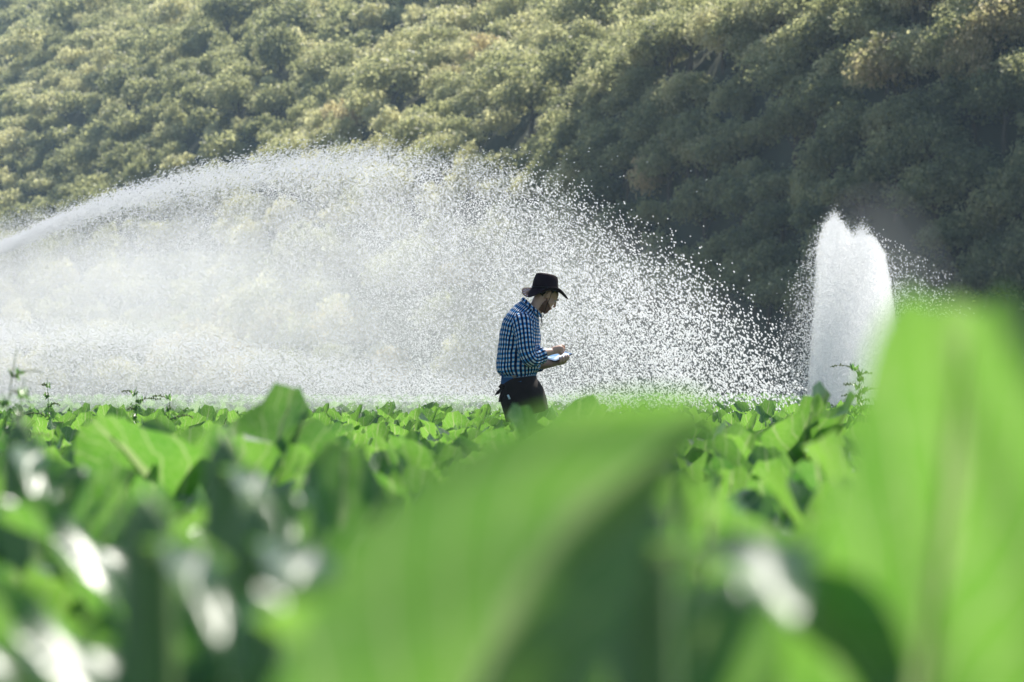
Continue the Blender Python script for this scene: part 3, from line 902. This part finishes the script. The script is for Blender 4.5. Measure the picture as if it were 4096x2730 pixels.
# shirt ------------------------------------------------------------
def wr(V, amp, sd=0):
    r = np.random.default_rng(sd); out = V.copy()
    for _ in range(6):
        k = r.normal(size=3) * 22; k[2] *= .8; d = r.normal(size=3); d /= np.linalg.norm(d)
        out += np.outer(np.sin(V @ k + r.uniform(0, 6.28)), d) * amp * .5
    return out
def rings(rows, n=40, amp=.004, sd=0, puff=None):
    """rows: (cx, cy, half length px, half depth m, tilt deg) -> dense loft with cloth UVs"""
    rows = np.array(rows, float); k = len(rows); m = (k - 1) * 5 + 1
    t = np.linspace(0, k - 1, m)
    q = np.stack([np.interp(t, np.arange(k), rows[:, j]) for j in range(rows.shape[1])], 1)
    ker = np.array([.25, .5, .25])
    for _ in range(3): q[1:-1] = .25 * q[:-2] + .5 * q[1:-1] + .25 * q[2:]
    a = np.linspace(0, 2 * math.pi, n + 1)
    V, UV = [], []
    per = 1.15; vacc = 0; last = None
    for i, (cx, cy, hl, hd, ti) in enumerate(q):
        c = C(cx, cy, 0); r_ = hl / 1227.
        ct, st_ = math.cos(R(ti)), math.sin(R(ti))
        e = .88
        ca = np.sign(np.cos(a)) * np.abs(np.cos(a)) ** e; sa = np.sign(np.sin(a)) * np.abs(np.sin(a)) ** e
        P = c + np.outer(ca * r_, [ct, 0, -st_]) + np.outer(sa * hd, [0, -1, 0])
        if last is not None: vacc += np.linalg.norm(c - last)
        last = c
        V.append(P); UV.append(np.stack([a / (2 * math.pi) * per, np.full(n + 1, -vacc)], 1))
    V = np.concatenate(V)
    if amp: V = wr(V, amp, sd)
    return V, grid_faces(m, n + 1), np.concatenate(UV)
SH = Geo()
V, F, UV = rings([(430, 1112, 150, .150, -4), (425, 1085, 172, .165, -4), (418, 1050, 200, .185, -3), (418, 1015, 215, .195, -2), (420, 900, 210, .190, 0), (430, 780, 204, .195, 4),
                  (436, 690, 200, .205, 8), (446, 620, 190, .215, 14), (462, 560, 172, .215, 22), (485, 510, 150, .175, 30), (512, 470, 128, .115, 37), (535, 440, 108, .078, 42)], amp=.006, sd=3)
SH.add(V, F, None, UV)
def sleeve(P, rad, n=26, sd=1, per=.5):
    P = np.array(P); k = len(P); m = (k - 1) * 7 + 1
    t = np.linspace(0, k - 1, m)
    Q = np.stack([np.interp(t, np.arange(k), P[:, j]) for j in range(3)], 1); rr = np.interp(t, np.arange(k), rad)
    for _ in range(8): Q[1:-1] = .25 * Q[:-2] + .5 * Q[1:-1] + .25 * Q[2:]
    V, _, _ = tube(Q, rr, n, cap=False, up=(1, 0, 0))
    V = V.reshape(m, n, 3); V = np.concatenate([V, V[:, :1]], 1).reshape(-1, 3)
    u = np.tile(np.linspace(0, per, n + 1), m)
    v = np.repeat(np.concatenate([[0], np.cumsum(np.linalg.norm(np.diff(Q, axis=0), axis=1))]), n + 1)
    return wr(V, .005, sd), grid_faces(m, n + 1), np.stack([u, v], 1)
V, F, UV = sleeve([C(445, 545, -.10), C(462, 590, -.195), C(480, 740, -.24), C(493, 860, -.26), C(530, 932, -.25), C(590, 915, -.20), C(632, 900, -.168)], [.075, .082, .073, .070, .070, .067, .062], sd=5)
SH.add(V, F, None, UV)
# rolled cuff
V, F, UV = sleeve([C(606, 910, -.19), C(622, 905, -.178), C(640, 897, -.162), C(647, 894, -.158)], [.064, .070, .069, .060], sd=6)
SH.add(V, F, None, UV)
V, F, UV = sleeve([C(480, 545, .10), C(500, 600, .19), C(520, 760, .235), C(540, 900, .24), C(550, 980, .22), C(600, 985, .16), C(625, 985, .13)], [.075, .080, .070, .066, .066, .060, .056], sd=7)
SH.add(V, F, None, UV)
ob('shirt', SH.mesh('shirt', [M_SHIRT]), man)
# stand up collar with turned points
CO = Geo()
a = np.linspace(0, 2 * math.pi, 41)
def crow(cx, cy, hl, hd, ti):
    c = C(cx, cy); r_ = hl / 1227.; ct, st_ = math.cos(R(ti)), math.sin(R(ti))
    return c + np.outer(np.cos(a) * r_, [ct, 0, -st_]) + np.outer(np.sin(a) * hd, [0, -1, 0])
V = np.concatenate([crow(533, 442, 100, .078, 43), crow(545, 425, 104, .077, 43), crow(552, 412, 112, .078, 43), crow(550, 414, 120, .086, 43), crow(545, 452, 138, .100, 42)])
CO.add(V, grid_faces(5, 41), None, np.stack([np.tile(a / 6.2832 * .5, 5), np.repeat([0, .012, .024, .026, .06], 41)], 1))
ob('collar', CO.mesh('collar', [M_SHIRT]), man)

# trousers, waistband, apron ---------------------------------------
TR = Geo()
V, F, UV = rings([(428, 1150, 178, .165, 0), (425, 1110, 172, .16, 0), (425, 1072, 160, .150, 0)], amp=0)
ob('waistband', Geo().add(V[-41 * 6:], grid_faces(6, 41), None, UV[-41 * 6:]).mesh('waistband', [M_BELT]), man)
V, F, UV = rings([(430, 1330, 165, .165, 0), (430, 1230, 182, .18, 0), (426, 1160, 180, .17, 0), (425, 1095, 168, .156, 0)], amp=.001)
TR.add(V, F, None, UV)
for hip, kn, an in ((HIPR, KR, AR), (HIPL, KL, AL)):
    V, F, UV = sleeve([hip + [0, 0, .03], (hip + kn) / 2, kn, (kn + an) / 2, an + [0, 0, .02]], [.108, .100, .078, .072, .066], sd=9)
    TR.add(V, F, None, UV)
ob('trousers', TR.mesh('trousers', [M_DENIM]), man)
for A in (AR, AL):
    ob('boot', Geo().add(*tube([A + [0, 0, .08], A, A + [0.01, 0, -.05], A + [.10, 0, -.065], A + [.19, 0, -.07]], [.055, .052, .055, .050, .036], 14)).mesh('boot', [M_BOOT]), man)
# apron: wrapped round hips and thighs, its upper edge falling to the knot at the back
n = 56; a = np.linspace(0, 2 * math.pi, n + 1); m = 26
V = np.zeros((m, n + 1, 3))
for j, aj in enumerate(a):
    ca, sa = math.cos(aj), math.sin(aj)                # 0 front, pi/2 towards the camera
    back = .5 - .5 * ca
    ytop = 1094 + 100 * back ** 2.8
    for i in range(m):
        f = i / (m - 1)
        cy = ytop + (1540 - ytop) * f
        cxf = np.interp(cy, [1090, 1130, 1200, 1310, 1400, 1540], [592, 606, 655, 690, 705, 715])
        cxb = np.interp(cy, [1090, 1190, 1330, 1460, 1540], [250, 243, 238, 282, 300])
        hd = np.interp(cy, [1090, 1130, 1200, 1400, 1540], [.176, .196, .206, .215, .22])
        cx = (cxf + cxb) / 2 + (cxf - cxb) / 2 * np.sign(ca) * abs(ca) ** .9
        fold = 1 + .035 * f * math.sin(aj * 11 + f * 3)
        P = C(cx, cy, -hd * sa * fold)
        V[i, j] = P
V = wr(V.reshape(-1, 3), .004, 12)
apron = ob('apron', Geo().add(V, grid_faces(m, n + 1)).mesh('apron', [M_APRON]), man)
def ribbon(pts, wdt, mat, name, par, ax=(1, 0, .2)):
    pts = np.array(pts); ax = np.array(ax, float); ax /= np.linalg.norm(ax)
    k = len(pts); wdt = np.broadcast_to(wdt, (k,))
    t2 = np.array([0, -.006, 0])
    V = np.concatenate([np.stack([p - ax * w_, p + ax * w_, p + ax * w_ - t2, p - ax * w_ - t2]) for p, w_ in zip(pts, wdt)])
    G = Geo().add(V, np.vstack([grid_faces(k, 4, True), [[3, 2, 1, 0]], [[4 * k - 4, 4 * k - 3, 4 * k - 2, 4 * k - 1]]]))
    return ob(name, G.mesh(name, [mat]), par)
kd = -.17
ribbon([C(272, 1192, kd), C(250, 1215, kd - .03), C(228, 1245, kd - .03), C(212, 1276, kd - .02)], [.010, .014, .019, .021], M_APRON, 'apron_tie', apron, (1, 0, .35))
ribbon([C(276, 1195, kd), C(272, 1240, kd - .03), C(256, 1290, kd - .035), C(246, 1345, kd - .03)], [.008, .014, .018, .016], M_APRON, 'apron_tie', apron, (1, 0, .1))
ob('knot', Geo().add(*ellipsoid(C(272, 1190, kd - .02), (.018, .014, .015))).mesh('knot', [M_APRON]), apron)
ob('loop', Geo().add(*tube([C(272, 1190, kd - .02), C(255, 1182, kd - .035), C(238, 1200, kd - .04), C(250, 1215, kd - .03), C(272, 1195, kd - .02)], [.009, .012, .012, .010, .008], 8, flat=((0, 1, 0), .5))).mesh('loop', [M_APRON]), apron)
ribbon([C(317, 1276, -.203), C(335, 1318, -.207)], .0075, M_TAG, 'label', apron, (1, 0, .3))
ribbon([C(372, 1088, -.172), C(385, 1118, -.177)], [.022, .010], M_BEIGE, 'pocket_lining', man, (1, 0, 0))
ribbon([C(262, 1060, -.135), C(262, 1110, -.14), C(264, 1128, -.142)], .006, M_DENIM, 'belt_loop', man)

# hat ---------------------------------------------------------------
ed = {0: (905, 358, 0), 25: (880, 318, -.055), 50: (818, 252, -.115), 75: (745, 232, -.150), 100: (680, 255, -.155), 125: (600, 300, -.145), 148: (528, 336, -.105), 165: (470, 322, -.055), 180: (449, 280, 0),
      195: (452, 245, .045), 212: (485, 236, .09), 235: (560, 236, .13), 265: (680, 225, .15), 290: (760, 220, .145), 315: (822, 245, .11), 337: (880, 310, .055), 360: (905, 358, 0)}
ea = np.array(sorted(ed)); ev = np.array([C(*ed[k]) for k in ea])
n = 64; ang = np.linspace(0, 360, n, endpoint=False)
outer = np.stack([np.interp(ang, ea, ev[:, j]) for j in range(3)], 1)
for _ in range(3): outer = .25 * np.roll(outer, 1, 0) + .5 * outer + .25 * np.roll(outer, -1, 0)
ar = np.radians(ang)
hc, hfr = C(680, 252), C(803, 250) - C(680, 252)
def hring(cx, cy, hl, hd, ti, pin=0):
    c = C(cx, cy); t_ = R(ti); r_ = hl / 1227.
    x = np.cos(ar) * r_; y = np.sin(ar) * hd * (1 - pin * np.clip(np.cos(ar), 0, 1) ** 2 * .5)
    return c + np.outer(x, [math.cos(t_), 0, -math.sin(t_)]) + np.outer(y, [0, -1, 0])
inner = hring(678, 250, 132, .088, 4)
fl = [inner]
for f in (.18, .4, .65, .88, 1.0):
    r_ = inner + (outer - inner) * f
    r_[:, 2] -= .020 * math.sin(f * math.pi) * (1 - .3 * np.cos(ar)) 
    fl.append(r_)
und = [r_ - np.array([0, 0, .006]) for r_ in reversed(fl)]
V = np.concatenate(fl + und); k = len(fl) * 2
F = np.vstack([grid_faces(k, n, True), np.array([[(k - 1) * n + j, (k - 1) * n + (j + 1) % n, (j + 1) % n, j] for j in range(n)])])
hat = bpy.data.objects.new('hat', None); COL.objects.link(hat); hat.parent = man; hat.empty_display_size = .1
hm = mesh_np('brim', V, F, [M_HAT]); fix_normals(hm); ob('brim', hm, hat)
cr = [hring(678, 256, 130, .087, 4), hring(678, 235, 128, .087, 5), hring(681, 195, 122, .083, 7, .3), hring(688, 160, 116, .074, 8, .6), hring(691, 136, 109, .062, 9, .9), hring(692, 125, 98, .050, 9, .9), hring(690, 126, 70, .030, 9, .6), hring(690, 134, 30, .012, 9)]
cr[4][:, 2] += .012 * np.abs(np.sin(ar)) ; cr[5][:, 2] += .016 * np.abs(np.sin(ar)); cr[6][:, 2] -= .006
V = np.concatenate(cr); F4 = grid_faces(len(cr), n, True)
V = np.vstack([V, cr[-1].mean(0)])
F3 = np.array([[(len(cr) - 1) * n + j, (len(cr) - 1) * n + (j + 1) % n, len(V) - 1] for j in range(n)])
hm = mesh_np('hat_crown', V, [F4, F3], [M_HAT]); fix_normals(hm); ob('hat_crown', hm, hat)
ob('hat_band', Geo().add(*tube(np.vstack([hring(678, 240, 131, .089, 4)[:: 2], hring(678, 240, 131, .089, 4)[:1]]), .0035, 6, cap=False)).mesh('hat_band', [M_DARK]), hat)
LC = Geo()
for i in range(10):                                   # lacing along the brim near its edge
    j = 20 + i * 2
    p = fl[4][j % n] + [0, -.004, -.002]; q_ = fl[3][(j + 1) % n] + [0, -.004, -.002]
    LC.add(*tube([p, (p + q_) / 2 + [0, -.002, 0], q_], .002, 5))
ob('lacing', LC.mesh('lacing', [M_THREAD]), hat)
SE = Geo()
for i in range(26):                                   # stitched ridge on the crown
    t_ = math.pi * (.08 + .84 * i / 25)
    c = C(691, 126); p = c + np.array([math.cos(t_) * 104 / 1227., -.046, -.011 + .018 * math.sin(t_) - math.cos(t_) * .016])
    SE.add(*tube([p, p + [.002, -.002, .006]], .0022, 5))
ob('crown_stitching', SE.mesh('crown_stitching', [M_HAT]), hat)
st = [C(742, 285, -.086), C(722, 345, -.088), C(697, 400, -.080), C(680, 450, -.062), C(668, 490, -.035), C(662, 512, -.030), C(645, 535, -.04), C(640, 570, -.05), C(632, 600, -.055), C(640, 622, -.055), C(648, 600, -.052), C(646, 560, -.045), C(642, 520, -.035), C(642, 492, -.01)]
ob('chin_cord', Geo().add(*tube(st, .0022, 6)).mesh('chin_cord', [M_CORD]), hat)

# tablet held in his hands -------------------------------------------
Bc, Ac, Cc = C(770, 957, -.100), C(655, 917, .112), C(942, 882, -.045)
ex, ey = Cc - Bc, Ac - Bc
Lx, Ly = np.linalg.norm(ex), np.linalg.norm(ey)
ex /= Lx; nz_ = np.cross(ex, ey); nz_ /= np.linalg.norm(nz_); ey = np.cross(nz_, ex)
if nz_[2] < 0: nz_ = -nz_
cen = (Ac + Cc) / 2 + ROOT
TM = Matrix([[ex[i], ey[i], nz_[i]] for i in range(3)]).to_4x4(); TM.translation = Vector(cen)
tb = bpy.data.objects.new('tablet', None); COL.objects.link(tb); tb.matrix_world = TM; tb.empty_display_size = .1
tag(tb, 'slim tablet computer held flat in both hands of the man in the hat', 'tablet')
def slab(x, y, z0, z1, r_, name, mat):
    a_ = np.linspace(0, 2 * math.pi, 33)[:-1]
    o = np.stack([np.sign(np.cos(a_)) * (x - r_) + np.cos(a_) * r_, np.sign(np.sin(a_)) * (y - r_) + np.sin(a_) * r_], 1)
    V = np.vstack([np.c_[o, np.full(32, z0)], np.c_[o, np.full(32, z1)]])
    bm = bmesh.new(); vs = [bm.verts.new(v) for v in V]
    bm.faces.new(vs[:32][::-1]); bm.faces.new(vs[32:])
    for j in range(32): bm.faces.new((vs[j], vs[(j + 1) % 32], vs[32 + (j + 1) % 32], vs[32 + j]))
    me = bpy.data.meshes.new(name); bm.to_mesh(me); bm.free(); me.materials.append(mat)
    return ob(name, me, tb)
k = N('tablet_glass'); p_ = k.n('BsdfPrincipled', i_Roughness=.06); p_.inputs['Base Color'].default_value = (.05, .11, .22, 1); p_.inputs['Specular IOR Level'].default_value = 1.0
p_.inputs['Coat Weight'].default_value = 1.0; M_GLASS = k.surf(p_.outputs[0])
k = N('tablet_display'); p_ = k.n('BsdfPrincipled', i_Roughness=.06)
tc = k.n('TexCoord'); nz = k.n('TexNoise', i_Scale=7.0, i_Detail=3.0); k.l(tc.outputs['Object'], nz.inputs['Vector'])
sc_ = k.ramp(nz.outputs[0], (.42, (.12, .26, .45)), (.62, (.75, .85, .9)))
k.l(sc_, p_.inputs['Base Color']); k.l(sc_, p_.inputs['Emission Color']); p_.inputs['Emission Strength'].default_value = .35
p_.inputs['Specular IOR Level'].default_value = 1.0; M_DISP = k.surf(p_.outputs[0])
slab(Lx / 2, Ly / 2, -.0045, .002, .012, 'case', M_DARK)
slab(Lx / 2 - .002, Ly / 2 - .002, .002, .0034, .011, 'glass_front', M_GLASS)
slab(Lx / 2 - .018, Ly / 2 - .016, .0036, .0042, .002, 'screen', M_DISP)

# ---------------------------------------------------------------- weeds standing above the crop
M_WEED = simple('weed_green', (.13, .24, .06), .6, .3, 30)
M_SEED = simple('weed_seed', (.20, .24, .09), .7, .3, 60)
def weed(x, y, hgt, lean, nb, label, seed, seedy=True):
    r = np.random.default_rng(seed)
    root = ob('weed', None, None, (x, y, 0)); root.empty_display_size = .1
    tag(root, label, 'weed')
    t = np.linspace(0, 1, 9)
    sp = np.stack([lean * t ** 1.6, .03 * np.sin(t * 5), hgt * t], 1)
    ob('stem', Geo().add(*tube(sp, .0055 * (1 - .75 * t), 7)).mesh('stem', [M_WEED]), root)
    lv, sd_ = Geo(), Geo()
    for b in range(nb):
        f = .42 + .58 * b / nb
        p0 = np.array([np.interp(f, t, sp[:, j]) for j in range(3)])
        a_ = b * 2.4 + r.uniform(-.4, .4); L = hgt * r.uniform(.14, .26) * (1.25 - f * .6)
        dr = np.array([math.cos(a_), math.sin(a_) * .7, .55])
        u = np.linspace(0, 1, 7)
        q = p0 + np.outer(u * L, dr) + np.outer(u ** 2 * L * -.45, [0, 0, 1])
        sd_.add(*tube(q, .0032 * (1 - .5 * u), 5))
        if seedy:
            for j in range(12):
                c = np.array([np.interp((j + 2) / 14, u, q[:, m_]) for m_ in range(3)]) + r.normal(size=3) * .004
                sd_.add(*ellipsoid(c, tuple(v_ * y / 24 for v_ in (.0052, .0042, .0056)), None, 6, 5))
        wl = L * .5
        wl *= .7
        V, F, UV, _ = leaf_geo(L=wl, Wd=wl * .13, p0=.7, bend=1.2, nu=7, nv=3, pet=.08, seed=b)
        lv.add(rotz(V, a_ + .5) + p0, F, None, UV)
    ob('seed_spike', sd_.mesh('seed_spike', [M_SEED]), root)
    ob('leaves', lv.mesh('leaves', [M_LEAF]), root)
def wx(px, d): return (px - 512) / FPX * d
weed(wx(864, 21), 21, .98, -.035, 18, 'feathery seeding weed in front of the foot of the water column', 1)
weed(wx(872, 20.5), 20.5, .80, .03, 12, 'short bushy weed leaning beside the feathery seeding weed', 2)
weed(wx(-12, 13), 13, .98, .10, 6, 'thin weed bending in over the lower spray, tallest one there', 3, False)
weed(wx(6, 12), 12, .88, .06, 8, 'leafy weed stem slanting up before the lower spray', 4)
weed(wx(134, 24), 24, .86, .02, 10, 'small seed spiked weed poking up through the sunlit cabbages', 5)
weed(wx(163, 23), 23, .84, .05, 8, 'second small drooping weed among the sunlit cabbages', 6)
weed(wx(52, 26), 26, .92, -.03, 8, 'wispy pale weed standing in the drifting lower spray', 7)

# ---------------------------------------------------------------- air
hv = np.array([[x, y, z] for x in (-320, 320) for y in (-60, 840) for z in (-1, 128)], float)
hf = np.array([[0, 1, 3, 2], [4, 6, 7, 5], [0, 4, 5, 1], [2, 3, 7, 6], [0, 2, 6, 4], [1, 5, 7, 3]])
hz_ = ob('haze', mesh_np('haze', hv, hf, [mist_material('haze_air', .00020, .35, (.58, .80, 1.0))], smooth=False))
tag(hz_, 'thin bluish haze in the air over the valley', 'haze', kind='stuff')
